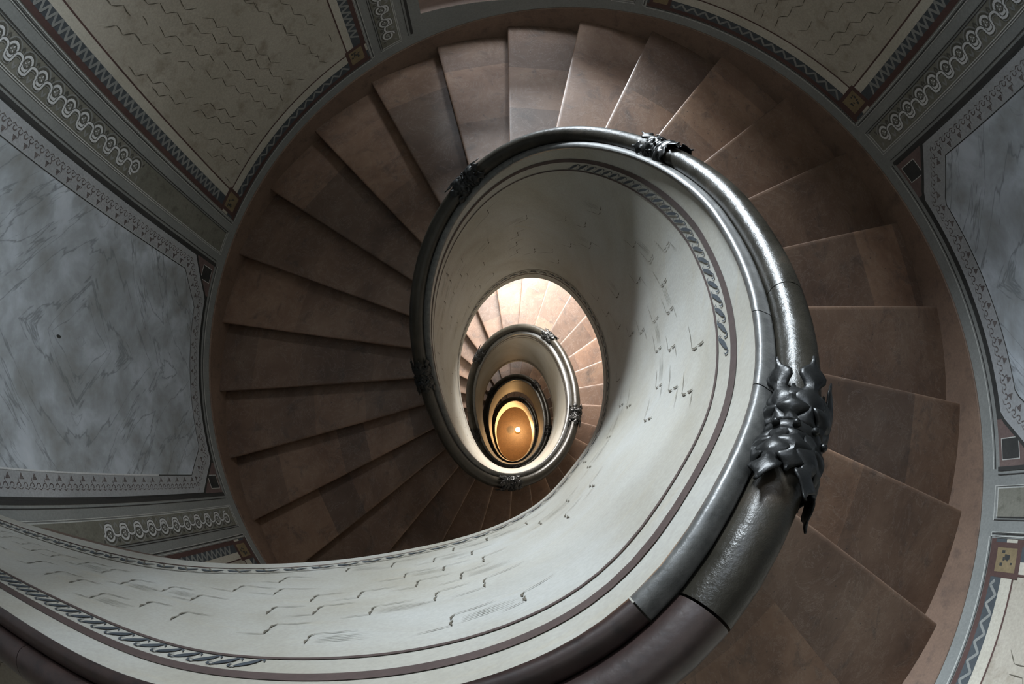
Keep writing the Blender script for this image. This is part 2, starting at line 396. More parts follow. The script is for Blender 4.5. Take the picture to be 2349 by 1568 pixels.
# ------------------------------------------------------------------ paint on the wall: strips in (angle in degrees, height above the nosing line)
def Wp(t, w_, lift):                      # t in degrees (first turn: -45 .. 250)
    x, y = outer(deg(t), lift); return (x, y, zf(kout(deg(t))) + w_)
def Wz(t, z, lift):
    x, y = outer(deg(t), lift); return (x, y, z)
def rect(mb, t0, t1, w0, w1, lift, mi, wabs=False, step=1.5):
    n = max(1, int(math.ceil(abs(t1 - t0) / step))); f = Wz if wabs else Wp
    rows = [[f(t0 + (t1 - t0) * i / n, w_, lift) for i in range(n + 1)] for w_ in (w0, w1)]
    mb.grid(rows, mi=mi)
def ztop(t): return 3.6 - zf(kout(deg(t)))   # w of the frieze at z = 3.6
def vrect(mb, t0, t1, wlo, lift, mi, ztop_=3.6, wlo1=None):   # vertical strip with sloping foot
    n = max(1, int(math.ceil(abs(t1 - t0) / 1.5)))
    ws = [wlo + ((wlo1 if wlo1 is not None else wlo) - wlo) * i / n for i in range(n + 1)]
    tt = [t0 + (t1 - t0) * i / n for i in range(n + 1)]
    mb.grid([[Wp(t, w_, lift) for t, w_ in zip(tt, ws)], [Wz(t, ztop_, lift) for t in tt]], mi=mi)
DEG = 0.0595                              # metres per degree along the wall, roughly
def ribbon(mb, pts, width, fn, lift, mi, closed=False, taper=False, du=None):
    """flat brush stroke along pts [(u metres, v metres)]; fn maps (u, v, lift) to 3D"""
    P = np.array(pts, float); n = len(P)
    T = np.zeros_like(P)
    for i in range(n):
        a = P[(i - 1) % n] if closed or i > 0 else P[i]; b_ = P[(i + 1) % n] if closed or i < n - 1 else P[i]
        T[i] = b_ - a
    T /= np.linalg.norm(T, axis=1, keepdims=True) + 1e-9
    Nn = np.stack([-T[:, 1], T[:, 0]], 1)
    wd = np.full(n, width / 2)
    if taper: wd = width / 2 * np.sin(np.linspace(.25, pi - .12, n)) ** .7
    L = P + Nn * wd[:, None]; Rr = P - Nn * wd[:, None]
    r0 = [fn(*p, lift) for p in L]; r1 = [fn(*p, lift) for p in Rr]
    mb.grid([r0, r1], closed=closed, mi=mi)

# skirting (terracotta) and the grey rail above it
def helix_band(name, w0, w1, th, m, parent, kind=None, t0=-62, t1=252):
    b = MB(); n = int((t1 - t0) / 1.5); tt = [t0 + (t1 - t0) * i / n for i in range(n + 1)]
    prof = [(0.0, w1), (th * .7, w1), (th, w1 - .006), (th, w0), (0.0, w0)]
    b.grid([[Wp(t, w_, d) for t in tt] for d, w_ in prof], mi=0)
    o = b.build(name, m, parent, smooth=True); return o
sk = helix_band('baseboard_outer', -.42, .194, .022, M_skirt, None)
tag(sk, 'terracotta coloured skirting following the stairs around the curved wall', 'baseboard', kind='structure')
PT = empty('painted_wall_scheme'); PT.parent = wall
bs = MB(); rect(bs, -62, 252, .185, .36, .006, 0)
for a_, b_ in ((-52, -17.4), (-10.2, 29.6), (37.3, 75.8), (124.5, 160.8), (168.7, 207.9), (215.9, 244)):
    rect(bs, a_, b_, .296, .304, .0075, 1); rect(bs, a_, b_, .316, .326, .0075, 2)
base_rail = bs.build('grey_painted_rail', [M_gray, M_gray_l, M_gray_d], wall)

def pilaster(tc, td, guil=True, plain_end=False, lo=0, hi=99):
    """tc: edge at the cream panel, td: edge at the marble panel (degrees)"""
    W = (td - tc); f = lambda u: tc + W * u
    b = MB()
    vrect(b, f(-.02), f(1.02), .31, .004, 0)
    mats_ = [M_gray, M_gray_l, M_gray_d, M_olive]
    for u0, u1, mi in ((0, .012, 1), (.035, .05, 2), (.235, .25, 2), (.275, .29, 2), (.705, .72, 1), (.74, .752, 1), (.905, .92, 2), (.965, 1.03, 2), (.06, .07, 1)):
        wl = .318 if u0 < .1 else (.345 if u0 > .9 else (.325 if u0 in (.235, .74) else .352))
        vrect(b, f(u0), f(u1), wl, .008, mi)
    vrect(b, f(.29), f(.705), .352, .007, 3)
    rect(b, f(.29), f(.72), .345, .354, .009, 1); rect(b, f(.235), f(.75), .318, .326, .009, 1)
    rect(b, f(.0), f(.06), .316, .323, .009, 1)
    o = b.build('painted_pilaster', mats_, wall)
    if guil:
        g = MB(); tm = (f(.29) + f(.705)) / 2; sgn = 1 if W > 0 else -1
        hw = abs(f(.705) - f(.29)) * DEG / 2
        z_lo = zf(kout(deg(tm))) + .40
        fn = lambda u, v, l: Wz(tm + sgn * u / DEG, v, l)
        U = .188; n = 0; z = z_lo + U * .5
        rr = hw * .47
        cx = -hw * .12
        while z < 3.45 and n < 40:
            if lo <= n < hi:
                for rad, wd, mi in ((rr, .019, 1), (rr * .66, .011, 2), (rr * .80, .006, 0)):
                    c = [(cx + rad * math.cos(a_), z + rad * 1.05 * math.sin(a_)) for a_ in np.linspace(0, 2 * pi, 18)[:-1]]
                    ribbon(g, c, wd, fn, .0085, mi, closed=True)
                for a_ in range(6):                      # rosette petals
                    aa = a_ * pi / 3 + .3
                    ribbon(g, [(cx + .006 * math.cos(aa), z + .006 * math.sin(aa)), (cx + .017 * math.cos(aa), z + .017 * math.sin(aa)), (cx + .026 * math.cos(aa), z + .026 * math.sin(aa))], .011, fn, .009, 1 if a_ % 2 else 0, taper=True)
                for off in (.018, .033):                 # cap curls on one side
                    c = [(cx - (rr + off) * math.cos(a_), z + (rr + off) * 1.02 * math.sin(a_)) for a_ in np.linspace(-1.25, 1.25, 11)]
                    ribbon(g, c, .010, fn, .0088, 2 if off < .02 else 0)
                for s_ in (-1, 1):                       # little spade leaves in the corners
                    for side in (-1, 1):
                        px = side * hw * .80; pz = z + s_ * U * .5
                        ribbon(g, [(px, pz), (px - side * .022, pz + s_ * -.012), (px - side * .042, pz - s_ * .022)], .018, fn, .0087, 0 if side > 0 else 2, taper=True)
            n += 1; z += U
        # the wave that runs under every ring
        c = []; zz = z_lo + U * .5 + U * lo; zend = min(3.4, z_lo + U * .5 + U * (min(hi, n) - 1))
        while zz < zend + .5 * U:
            ph = (zz - z_lo - U * .5) / U * 2 * pi
            amp = hw * .44
            c.append((cx + hw * .30 + amp * math.copysign(abs(math.cos(ph)) ** .7, math.cos(ph)), zz + .010 * math.sin(2 * ph))); zz += U / 16
        ribbon(g, c, .030, fn, .0092, 2); ribbon(g, c, .017, fn, .0098, 1)
        c2 = [(a_[0] + .024, a_[1]) for a_ in c]; ribbon(g, c2, .006, fn, .0094, 0)
        g.build('guilloche_ornament', [M_bluel, M_line_l, M_olive_d], o)
    return o
pilaster(160.8, 168.7, lo=8)
pilaster(37.3, 29.6)
pilaster(124.4, 116.6)
pilaster(215.9, 207.9, hi=11)
pilaster(-17.4, -10.2, guil=False)
pilaster(75.9, 83.8)

def cream_panel(t0, t1, side0=True, side1=True):
    """cream panel with zigzag border, from angle t0 up to t1"""
    b = MB(); mats_ = [M_cream, M_red, M_blue, M_cream_l, M_ochre, M_black]
    vrect(b, t0, t1, .33, .004, 0)
    rect(b, t0, t1, .33, .375, .0085, 1); rect(b, t0, t1, .375, .475, .0085, 2); rect(b, t0, t1, .475, .575, .0075, 3); rect(b, t0 + 3.3, t1 - 3.3, .575, .590, .007, 1)
    for tt, s_ in ((t0, 1), (t1, -1)):
        if (s_ > 0 and not side0) or (s_ < 0 and not side1): continue
        for a_, c_, mi, wl in ((0, .75, 1, .33), (.75, 2.2, 2, .36), (2.2, 3.4, 3, .47), (3.4, 3.62, 1, .575)):
            vrect(b, tt + s_ * a_, tt + s_ * c_, wl, .0075 if mi != 3 else .007, mi)
        rect(b, tt + s_ * .35, tt + s_ * 3.9, .355, .625, .0095, 1); rect(b, tt + s_ * .9, tt + s_ * 3.35, .40, .585, .0105, 4)
        rng = random.Random(int(tt * 3) + 5)
        for _ in range(9):
            u = tt + s_ * (2.1 + rng.uniform(-.7, .7)); v = .49 + rng.uniform(-.055, .055)
            rect(b, u, u + rng.uniform(.2, .5), v, v + rng.uniform(.01, .03), .0115, 5)
    o = b.build('painted_cream_panel', mats_, wall)
    # zigzag ornament: light wavy zigzag on the dark band
    g = MB()
    for tt, s_ in ((t0, 1), (t1, -1)):
        if (s_ > 0 and not side0) or (s_ < 0 and not side1): continue
        tm = tt + s_ * 1.48; fn = lambda u, v, l: Wz(tm + u / DEG, v, l)
        z = zf(kout(deg(tm))) + .73; c = []; i = 0
        while z < 3.5:
            x = .032 * (1 if i % 2 else -1) * s_
            c += [(x, z - .006), (x * 1.15, z), (x, z + .006)]; z += .044; i += 1
            c += [(0, z - .022)]
        ribbon(g, c, .022, fn, .0095, 0)
    c = []; t = t0 + 4.2; i = 0
    fn2 = lambda u, v, l: Wp(u / DEG, v, l)
    while t < t1 - 4.2:
        y_ = .425 + .028 * (1 if i % 2 else -1)
        c += [(t * DEG - .006, y_), (t * DEG, y_ + .005 * (1 if i % 2 else -1)), (t * DEG + .006, y_), (t * DEG + .029, .425)]; t += .98; i += 1
    ribbon(g, c, .020, fn2, .0105, 0)
    g.build('zigzag_ornament', M_bluel, o)
    # stepped brush strokes imitating cracks in marble
    k_ = MB(); rng = random.Random(int(t0) + 11)
    tmid = (t0 + t1) / 2; uw = (t1 - t0) * DEG
    sgn = 1 if t0 > 100 else -1
    lo_u, hi_u = t0 * DEG - 2.2, t1 * DEG + 2.2
    x0 = lo_u; line = 0
    while x0 < hi_u:
        x = x0; zz = 3.5 - .13 * (line % 3); i = 0
        while zz > -2.4:
            dx, dz = ((-.072 * sgn, -.075) if i % 2 == 0 else (.006 * sgn, -.125))
            dx += rng.uniform(-.008, .008); dz *= rng.uniform(.88, 1.12)
            a_ = (x, zz); b_ = (x + dx, zz + dz); t_ = (x + dx / 2) / DEG
            if t0 + 4.2 < x / DEG < t1 - 4.2 and t0 + 4.2 < b_[0] / DEG < t1 - 4.2 and b_[1] > zf(kout(deg(t_))) + .64 and rng.random() > .12:
                m_ = ((a_[0] + b_[0]) / 2 + rng.uniform(-.006, .006), (a_[1] + b_[1]) / 2)
                ribbon(k_, [a_, m_, b_], rng.uniform(.006, .010), lambda a, c, l: Wz(a / DEG, c, l), .0065, 0, taper=True)
            x += dx; zz += dz; i += 1
        x0 += .16; line += 1
    k_.build('stepped_crack_strokes', M_stroke, o)
    return o
cream_panel(124.6, 160.6); cream_panel(37.5, 75.8); cream_panel(216.1, 244.0, side1=False); cream_panel(-52, -17.6, side0=False)

def marble_panel(t0, t1, z0, white=False):
    tm = (t0 + t1) / 2; b = MB(); mats_ = [M_marble, M_marbord, M_black, M_leafbr, M_plum, M_gray_l, M_line_l]
    def band(d0, d1, lift, mi, ztop_=3.6):
        """chamfered frame between inset d0 and d1 (metres); marble infill when d1 is None"""
        CH = 5.6 * DEG
        def foot(t, d):
            x = (min(t - t0, t1 - t)) * DEG - d
            base = .385 + d
            cut = max(0, (CH - .3 * d) - x) * 1.02
            return base + (cut if x < CH else 0)
        a0 = t0 + d0 / DEG; a1 = t1 - d0 / DEG
        n = 40; tt = [a0 + (a1 - a0) * i / n for i in range(n + 1)]
        return foot, tt
    n = 56
    def fill(d, lift, mi):
        foot, tt = band(d, None, lift, mi)
        rows = []; uvs = []
        M = 8
        for j in range(M + 1):
            r = []; uu = []
            for t in tt:
                zl = zf(kout(deg(t))) + foot(t, d); z = zl + (3.6 - d - zl) * j / M
                r.append(Wz(t, z, lift)); uu.append(((t - tm) * DEG, z - z0))
            rows.append(r); uvs.append(uu)
        b.grid(rows, mi=mi, uv=uvs)
        return foot, tt
    vrect(b, t0, t1, .33, .0042, 2)
    # corner pieces outside the chamfer
    for tt, s_ in ((t0, 1), (t1, -1)):
        rect(b, tt + s_ * .2, tt + s_ * 5.4, .355, .70, .0052, 4)
        rect(b, tt + s_ * .9, tt + s_ * 3.3, .385, .56, .006, 5); rect(b, tt + s_ * 1.0, tt + s_ * 3.2, .391, .553, .0064, 2)
    fill(.0, .0068, 2)
    fill(.022, .0076, 1)
    foot, tt = fill(.20, .0086, 0)
    o = b.build('painted_marble_panel', mats_, wall)
    # thin line round the marble and the stencilled grape border
    g = MB(); line = []
    D = .195
    foot, tt = band(D, None, 0, 0)
    f1 = [(t * DEG, zf(kout(deg(t))) + foot(t, D)) for t in tt]
    path = [(tt[0] * DEG, 3.4)] + [(tt[0] * DEG, 3.4 - (3.4 - f1[0][1]) * i / 20) for i in range(1, 20)] + f1 + [(tt[-1] * DEG, f1[-1][1] + (3.4 - f1[-1][1]) * i / 20) for i in range(1, 21)]
    ribbon(g, path, .007, lambda a, c, l: Wz(a / DEG, c, l), .0098, 0)
    if white: ribbon(g, path[-19:], .012, lambda a, c, l: Wz(a / DEG, c, l), .0102, 2)
    D = .105
    foot, tt = band(D, None, 0, 0)
    f1 = [(t * DEG, zf(kout(deg(t))) + foot(t, D)) for t in tt]
    path = [(tt[0] * DEG, 3.4 - (3.4 - f1[0][1]) * i / 30) for i in range(30)] + f1 + [(tt[-1] * DEG, f1[-1][1] + (3.4 - f1[-1][1]) * i / 30) for i in range(1, 31)]
    P = np.array(path); seg = np.r_[0, np.cumsum(np.linalg.norm(np.diff(P, axis=0), axis=1))]
    s_ = .03; i = 0; rng = random.Random(3 + int(t0))
    fn = lambda a, c, l: Wz(a / DEG, c, l)
    while s_ < seg[-1] - .03:
        x = np.interp(s_, seg, P[:, 0]); y = np.interp(s_, seg, P[:, 1]); x2 = np.interp(s_ + .01, seg, P[:, 0]); y2 = np.interp(s_ + .01, seg, P[:, 1])
        T = np.array([x2 - x, y2 - y]); T /= np.linalg.norm(T); Nn = np.array([-T[1], T[0]])     # inward
        c0 = np.array([x, y])
        # scroll
        sp = [c0 + T * (.028 * (1 - q) * math.cos(5.2 * q)) + Nn * (-.012 + .028 * (1 - q) * math.sin(5.2 * q)) for q in np.linspace(0, .8, 9)]
        ribbon(g, sp, .008, fn, .0097, 1)
        ribbon(g, [c0 + T * .03 - Nn * .02, c0 + T * .05 - Nn * .034, c0 + T * .085 - Nn * .024], .008, fn, .0097, 1, taper=True)
        if i % 2 == 0:                                   # hanging grape cluster
            cl = c0 + T * .04 + Nn * .035
            for r_ in range(4):
                for q in range(4 - r_):
                    p = cl + Nn * (r_ * .010) + T * ((q - (3 - r_) / 2) * .011)
                    hx = [p + .0062 * np.array([math.cos(a_), math.sin(a_)]) for a_ in np.linspace(0, 2 * pi, 7)[:-1]]
                    g.poly([fn(*h_, .0097) for h_ in hx], mi=1)
        else:
            ribbon(g, [c0 + Nn * .01, c0 + Nn * .028 + T * .008, c0 + Nn * .045 + T * .002], .009, fn, .0097, 1, taper=True)
        s_ += .066; i += 1
    g.build('stencilled_grape_border', [M_gray_d, M_leafbr, M_line_l], o)
    return o
mp1 = marble_panel(168.8, 207.7, -.62, white=True); mp2 = marble_panel(-10.2, 29.4, .75)
b = MB(); c = [(188.6 * DEG + .011 * math.cos(a_), -.359 + .026 * math.sin(a_)) for a_ in np.linspace(0, 2 * pi, 13)[:-1]]
b.poly([Wz(x / DEG, z, .012) for x, z in c]); b.build('plaster_hole', M_black, wall)

# plain grey field around the window niche of the top flight
b = MB()
vrect(b, 114.5, 119, .18, .0035, 0); 
n = 24; tt = [83 + (117.5 - 83) * i / n for i in range(n + 1)]
b.grid([[Wp(t, .18, .0035) for t in tt], [Wz(t, SILL - .004 if 84 <= t <= 116 else SILL - .004, .0035) for t in tt]])
vrect(b, 81, 84, .18, .0035, 0)
b.build('grey_niche_surround', M_gray, wall)
bpy.data.objects.remove(PT)

# ------------------------------------------------------------------ staircase: steps, soffit, landing
stair = tag(empty('spiral_staircase', (0, 0, FLOOR)), 'long spiral flight of worn red-brown stone steps winding down the round stairwell', 'staircase')
INN_A, INN_B = .752, 1.037
def inn(t): return ellip(INN_A, INN_B, t, EI)
def nose_pts(k, M):
    A = np.array(inn(thin(k))); B = np.array(outer(thout(k), .004))
    return [A + (B - A) * i / M for i in range(M + 1)]
LASTK = 110
def make_step(k):
    M = 8
    F = nose_pts(k, M); Bk = nose_pts(k - 1, M)
    dirF = F[-1] - F[0]; dirF /= np.linalg.norm(dirF); out = np.array([-dirF[1], dirF[0]])       # downhill
    Bm = sum(Bk) / len(Bk); Fm = sum(F) / len(F)
    if np.dot(out, Fm - Bm) < 0: out = -out
    z = -R * k
    rows = []; uvs = []
    prof = [('b', .0, z), ('m', .25, z), ('m', .5, z), ('m', .75, z), ('f', -.030, z), ('f', -.012, z - .0005), ('f', -.004, z - .004), ('f', 0, z - .012), ('f', .0, z - .028), ('f', -.006, z - .038), ('f', -.026, z - .042), ('f', -.030, z - .05),
            ('f', -.030, z - R - .002)]
    if k > 108: prof[-1] = ('f', -.030, FLOOR + .001)
    for kind, d, zz in prof:
        r = []; uu = []
        for i in range(M + 1):
            if kind == 'b':
                dd = Bk[i] - F[i]; L = np.linalg.norm(dd); p = Bk[i] + dd / L * .055
                along = L + .055
            elif kind == 'm':
                dd = Bk[i] - F[i]; L = np.linalg.norm(dd); p = F[i] + dd * (1 - d); along = L * (1 - d)
            else:
                p = F[i] + out * d; along = -d - .02 * (z - zz) / .05
            r.append((p[0], p[1], zz)); uu.append((i / M * 2.65, along + (z - zz)))
        rows.append(r); uvs.append(uu)
    mb = MB(); mb.grid(rows, uv=uvs)
    # end caps and underside
    zb = prof[-1][2]
    back_b = [(p[0], p[1], zb) for p in rows[0]]
    mb.grid([rows[-1], back_b]); mb.grid([back_b, rows[0]])
    for e in (0, M):
        loop = [r[e] for r in rows] + [back_b[e]]
        mb.poly(loop if e == 0 else loop[::-1])
    return mb
for k in range(1, 101): adopt(make_step(k).build('step', M_step, None, smooth=True, merge='recalc'), stair)
low = MB()
for k in range(101, LASTK + 1):
    q = make_step(k); n0 = len(low.v); low.v += q.v; low.f += [tuple(i + n0 for i in f) for f in q.f]; low.m += q.m; low.uv += q.uv
lo_ = low.build('lowest_steps', M_step, None, smooth=True); adopt(lo_, stair); lo_['kind'] = 'stuff'

# sloping soffit slab under the steps
def soffit():
    mb = MB(); ks_ = [0.0 + .5 * i for i in range(int((LASTK - 0.5) * 2) + 1)]
    M = 6; top = []; bot = []
    for k in ks_:
        A = np.array(ellip(.70, .985, thin(k), EI)); B = np.array(outer(thout(k), -.02))
        zt = -R * k - R - .035 - .04; lo = station(k)[0][4]
        zin = max(lo + .004, FLOOR + .004); zb = max(-R * k - .50, FLOOR + .004)
        top.append([(*(A + (B - A) * i / M), max(zt, FLOOR + .006)) for i in range(M + 1)])
        bot.append([(*(A + (B - A) * i / M), min(max(zin + (zb - zin) * min(1, (i / M) * 1.6) ** .8, FLOOR + .004), max(zt, FLOOR + .006))) for i in range(M + 1)])
    mb.grid(top); mb.grid(bot, flip=True)
    for e in (0, M): mb.grid([[r[e] for r in top], [r[e] for r in bot]])
    o = mb.build('soffit', M_soffit, None, smooth=True); adopt(o, stair)
soffit()

# upper landing: from nosing 0 clockwise round to the wall end of the straight balustrade
def landing():
    mb = MB(); M = 8; top = []
    inner_pts = []; outer_pts = []
    ks_ = [0.0, -.4, -.8, -1.2, -1.6, -2.0, -2.6, -3.2, -4, -5, -6, -7.2, -8.8, -10.5, -12.2, -14.5, -16.8]
    tmax = deg(211) - 2 * pi; t00 = thout(0)
    for i, k in enumerate(ks_):
        x, y, _ = face(k, .11)
        u = (i / (len(ks_) - 1)) ** .85
        t = t00 + (tmax - t00) * u
        inner_pts.append(np.array((x, y))); outer_pts.append(np.array(outer(t, .003)))
    inner_pts[0] = np.array(inn(thin(0)))
    rows = [[(*(a + (b_ - a) * j / M), 0.0) for j in range(M + 1)] for a, b_ in zip(inner_pts, outer_pts)]
    low = [[(x, y, -.13) for x, y, z in r] for r in rows]
    uv = [[(j * .33, i * .45) for j in range(M + 1)] for i in range(len(rows))]
    mb.grid(rows, uv=uv); mb.grid(low, flip=True)
    mb.grid([rows[0], low[0]]); mb.grid([rows[-1], low[-1]])
    for e in (0, M): mb.grid([[r[e] for r in rows], [r[e] for r in low]])
    o = mb.build('landing', M_step, None, merge='recalc'); adopt(o, stair)
landing()

# ------------------------------------------------------------------ parapet (solid balustrade wall round the open well)
par = tag(empty('parapet_wall', (0, 0, FLOOR)), 'smooth plastered parapet wall spiralling round the open well with painted bands', 'parapet')
mb = MB()
inn_rows = []; 
NZ = 10
rows = [[] for _ in range(NZ + 1)]; uvr = [[] for _ in range(NZ + 1)]
topo, outr = [], []
slen = 0; prev = None
for i, s_ in enumerate(ST):
    k, x, y, zl, zs_ = s_; n_ = nrm[i]
    if prev is not None: slen += math.hypot(x - prev[0], y - prev[1])
    prev = (x, y)
    for j in range(NZ + 1):
        z = zl - .012 - (zl - .012 - zs_) * j / NZ
        rows[j].append((x, y, z)); uvr[j].append((slen, z))
    topo.append((x + n_[0] * .12, y + n_[1] * .12, zl - .012))
    lo = min(zl - 1.237 - R - .12, 99) if k > -1 else -.12
    outr.append((x + n_[0] * .12, y + n_[1] * .12, max(lo, zs_)))
botm = [(x, y, z) for x, y, z in rows[-1]]
mb.grid(rows, uv=uvr); mb.grid([rows[0], topo]); mb.grid([topo, outr]); mb.grid([outr, botm])
for e in (0, -1):
    mb.poly([rows[0][e], topo[e], outr[e], botm[e]])
pw = mb.build('parapet_body', M_parapet, None, smooth=True, merge='recalc'); adopt(pw, par)
def fband(name, z0, z1, m, ref='top', lift=-.0025, k0=-17, k1=109.4, rnd=0):
    b = MB(); n = int((k1 - k0) / .2); ks_ = [k0 + (k1 - k0) * i / n for i in range(n + 1)]
    rng = random.Random(5)
    b.grid([[face(k, lift, z1, ref) for k in ks_], [face(k, lift, z0, ref) for k in ks_]])
    o = b.build(name, m); adopt(o, par); return o
fband('painted_brown_band', -.166, -.128, M_band)
fband('painted_thin_band', -.262, -.248, M_band)
fband('painted_lower_line', .118, .130, M_red, 'low')
fband('painted_lower_line', .232, .240, M_stroke, 'low')
# metres along the well face
_s = np.r_[0, np.cumsum(np.hypot(np.diff(ST[:, 1]), np.diff(ST[:, 2])))]
def k_of_s(s_): return float(np.interp(s_, _s, ST[:, 0]))
def s_of_k(k): return float(np.interp(-k, -ST[:, 0], _s))
# running wave ornament between the bands
b = MB()
def fs(u, v, l, ref='top'): return face(k_of_s(u), -l, v, ref)
for ka, kb in ((9.1, .8), (-5.3, -16.5), (37.5, 29.3)):
    sa, sb = s_of_k(ka), s_of_k(kb); s_ = sa
    while s_ < sb:
        ribbon(b, [(s_ - .002, -.243), (s_ + .008, -.226), (s_ + .022, -.210), (s_ + .036, -.197), (s_ + .044, -.188)], .020, fs, .003, 0, taper=True)
        ribbon(b, [(s_ + .034, -.196), (s_ + .046, -.184), (s_ + .058, -.186), (s_ + .061, -.198), (s_ + .054, -.208)], .007, fs, .003, 0, taper=True)
        ribbon(b, [(s_ - .016, -.226), (s_ - .010, -.240), (s_ + .002, -.243)], .006, fs, .003, 0, taper=True)
        s_ += .058
o = b.build('wave_ornament', M_wave); adopt(o, par)
# plaited border near the lower edge
b = MB(); s_ = s_of_k(60); sb = s_of_k(-16.5)
fl = lambda u, v, l: face(k_of_s(u), -l, v, 'low')
while s_ < sb:
    ribbon(b, [(s_, .168), (s_ + .025, .192), (s_ + .055, .190), (s_ + .08, .165)], .028, fl, .003, 0, taper=True)
    ribbon(b, [(s_ - .02, .215), (s_ + .02, .212), (s_ + .06, .150), (s_ + .085, .143)], .006, fl, .0033, 1)
    s_ += .095
o = b.build('plaited_border', [M_blue, M_stroke]); adopt(o, par)
# brush-stroke cracks on the well face
b = MB(); rng = random.Random(21)
for row in range(7):
    s_ = s_of_k(24) + row * .07
    while s_ < s_of_k(-14):
        k = k_of_s(s_); a_, _ = station(k); H = a_[3] - a_[4]
        v = -.36 - row * .21 - rng.uniform(0, .08)
        dens = .72 if k < -2 else .45
        if -v < H - .32 and rng.random() < dens:
            L1, L2 = rng.uniform(.035, .055), rng.uniform(.07, .12)
            wd = rng.uniform(.006, .010)
            ribbon(b, [(s_, v), (s_ + .006, v - L1 * .5), (s_ + .002, v - L1)], wd, fs, .003, 0, taper=True)
            ribbon(b, [(s_ + .008, v - L1 * 1.15), (s_ + .010, v - L1 * 1.6), (s_ + .002, v - L1 * 2.1)], wd, fs, .003, 0, taper=True)
            ribbon(b, [(s_ + .002, v - L1 * 2.1), (s_ - L2 * .5, v - L1 * 2.25), (s_ - L2, v - L1 * 2.45)], .0042, fs, .003, 0, taper=True)
            if rng.random() < .6: ribbon(b, [(s_, v), (s_ + L2 * .4, v + L1 * .12), (s_ + L2 * .8, v + L1 * .3)], .0035, fs, .003, 0, taper=True)
            if rng.random() < .3:
                for q in range(4):
                    ribbon(b, [(s_ - .02, v - .012 * q - .01), (s_ - .07, v - .013 * q - .016), (s_ - .13 - rng.uniform(0, .04), v - .014 * q - .02)], .0028, fs, .0028, 1, taper=True)
        s_ += rng.uniform(.13, .19)
o = b.build('crack_strokes', [M_stroke, M_olive]); adopt(o, par)

# ------------------------------------------------------------------ handrail: ledge moulding, round rail sections, iron leaf clasps
hr = tag(empty('handrail', (0, 0, FLOOR)), 'dark round handrail with iron acanthus clasps running along the parapet top', 'handrail')
RT, NC, ZC = .0505, .083, .026            # tube radius, offset from the well face, height over the ledge line
def tube_frame(k):
    a, m = station(k); c = np.array((a[1] + m[0] * NC, a[2] + m[1] * NC, a[3] + ZC))
    a2, m2 = station(k + .06); c2 = np.array((a2[1] + m2[0] * NC, a2[2] + m2[1] * NC, a2[3] + ZC))
    a0, m0 = station(k - .06); c0 = np.array((a0[1] + m0[0] * NC, a0[2] + m0[1] * NC, a0[3] + ZC))
    T = c2 - c0; T /= np.linalg.norm(T)
    n3 = np.array((m[0], m[1], 0)); n3 -= T * np.dot(n3, T); n3 /= np.linalg.norm(n3)
    B = np.cross(T, n3); 
    if B[2] < 0: B = -B
    return c, T, n3, B
def rail_section(k0, k1):
    mb = MB(); n = max(3, int(abs(k1 - k0) / .2)); rows = []
    for i in range(n + 1):
        k = k0 + (k1 - k0) * i / n; c, T, a_, B = tube_frame(k)
        r = RT
        rows.append([c + a_ * r * math.cos(q) + B * r * math.sin(q) for q in np.linspace(0, 2 * pi, 25)[:-1]])
    def ring(row, c, f): return [c + (np.array(p) - c) * f for p in row]
    c0 = sum(np.array(p) for p in rows[0]) / 24; c1 = sum(np.array(p) for p in rows[-1]) / 24
    rows = [ring(rows[0], c0, .9)] + [rows[0]] + rows[1:-1] + [rows[-1]] + [ring(rows[-1], c1, .9)]
    mb.grid(rows, closed=True); mb.poly(rows[0]); mb.poly(rows[-1][::-1])
    o = mb.build('rail_section', M_railwood if k1 < -1.5 else M_rail, None, smooth=True, merge='recalc'); adopt(o, hr)
    if k1 < -1.5: o['label'] = 'dark reddish brown rail section at the landing'
    return o
CLASPS = [-0.35, 5.9, 12.8, 18.4, 25.2, 30.1, 36.6, 42.5, 48.3, 54.0, 58.7, 64.8, 70.9, 77.0, 83.2, 88.6, 95.0, 101.2]
joints = sorted([-17.3, -8.0, -1.55, 1.37] + CLASPS[1:] + [109.5])
for a_, b_ in zip(joints[:-1], joints[1:]): rail_section(a_ + .006, b_ - .006)
def ledge_section(k0, k1):
    mb = MB(); n = max(3, int(abs(k1 - k0) / .2))
    prof = [(.03, -.012), (-.010, -.012), (-.014, -.004), (-.014, .010), (-.009, .018), (.0, .022), (.022, .022), (.030, .016), (.032, -.002), (.12, -.002), (.128, -.004), (.128, -.030), (.12, -.034)]
    rows = [[face(k0 + (k1 - k0) * i / n, d, z) for i in range(n + 1)] for d, z in prof]
    mb.grid(rows)
    for e in (0, -1): mb.poly([r[e] for r in rows])
    o = mb.build('ledge_section', M_railwood if k1 < -1.7 else M_ledge, None, smooth=True, merge='recalc'); adopt(o, hr)
lj = [-17.3, -9.5, -1.75, 0.05, 1.03, 5.7, 11.4, 17.5, 24, 30.5, 39, 47, 55, 63, 71, 80, 90, 100, 109.5]
for a_, b_ in zip(lj[:-1], lj[1:]): ledge_section(a_ + .006, b_ - .006)

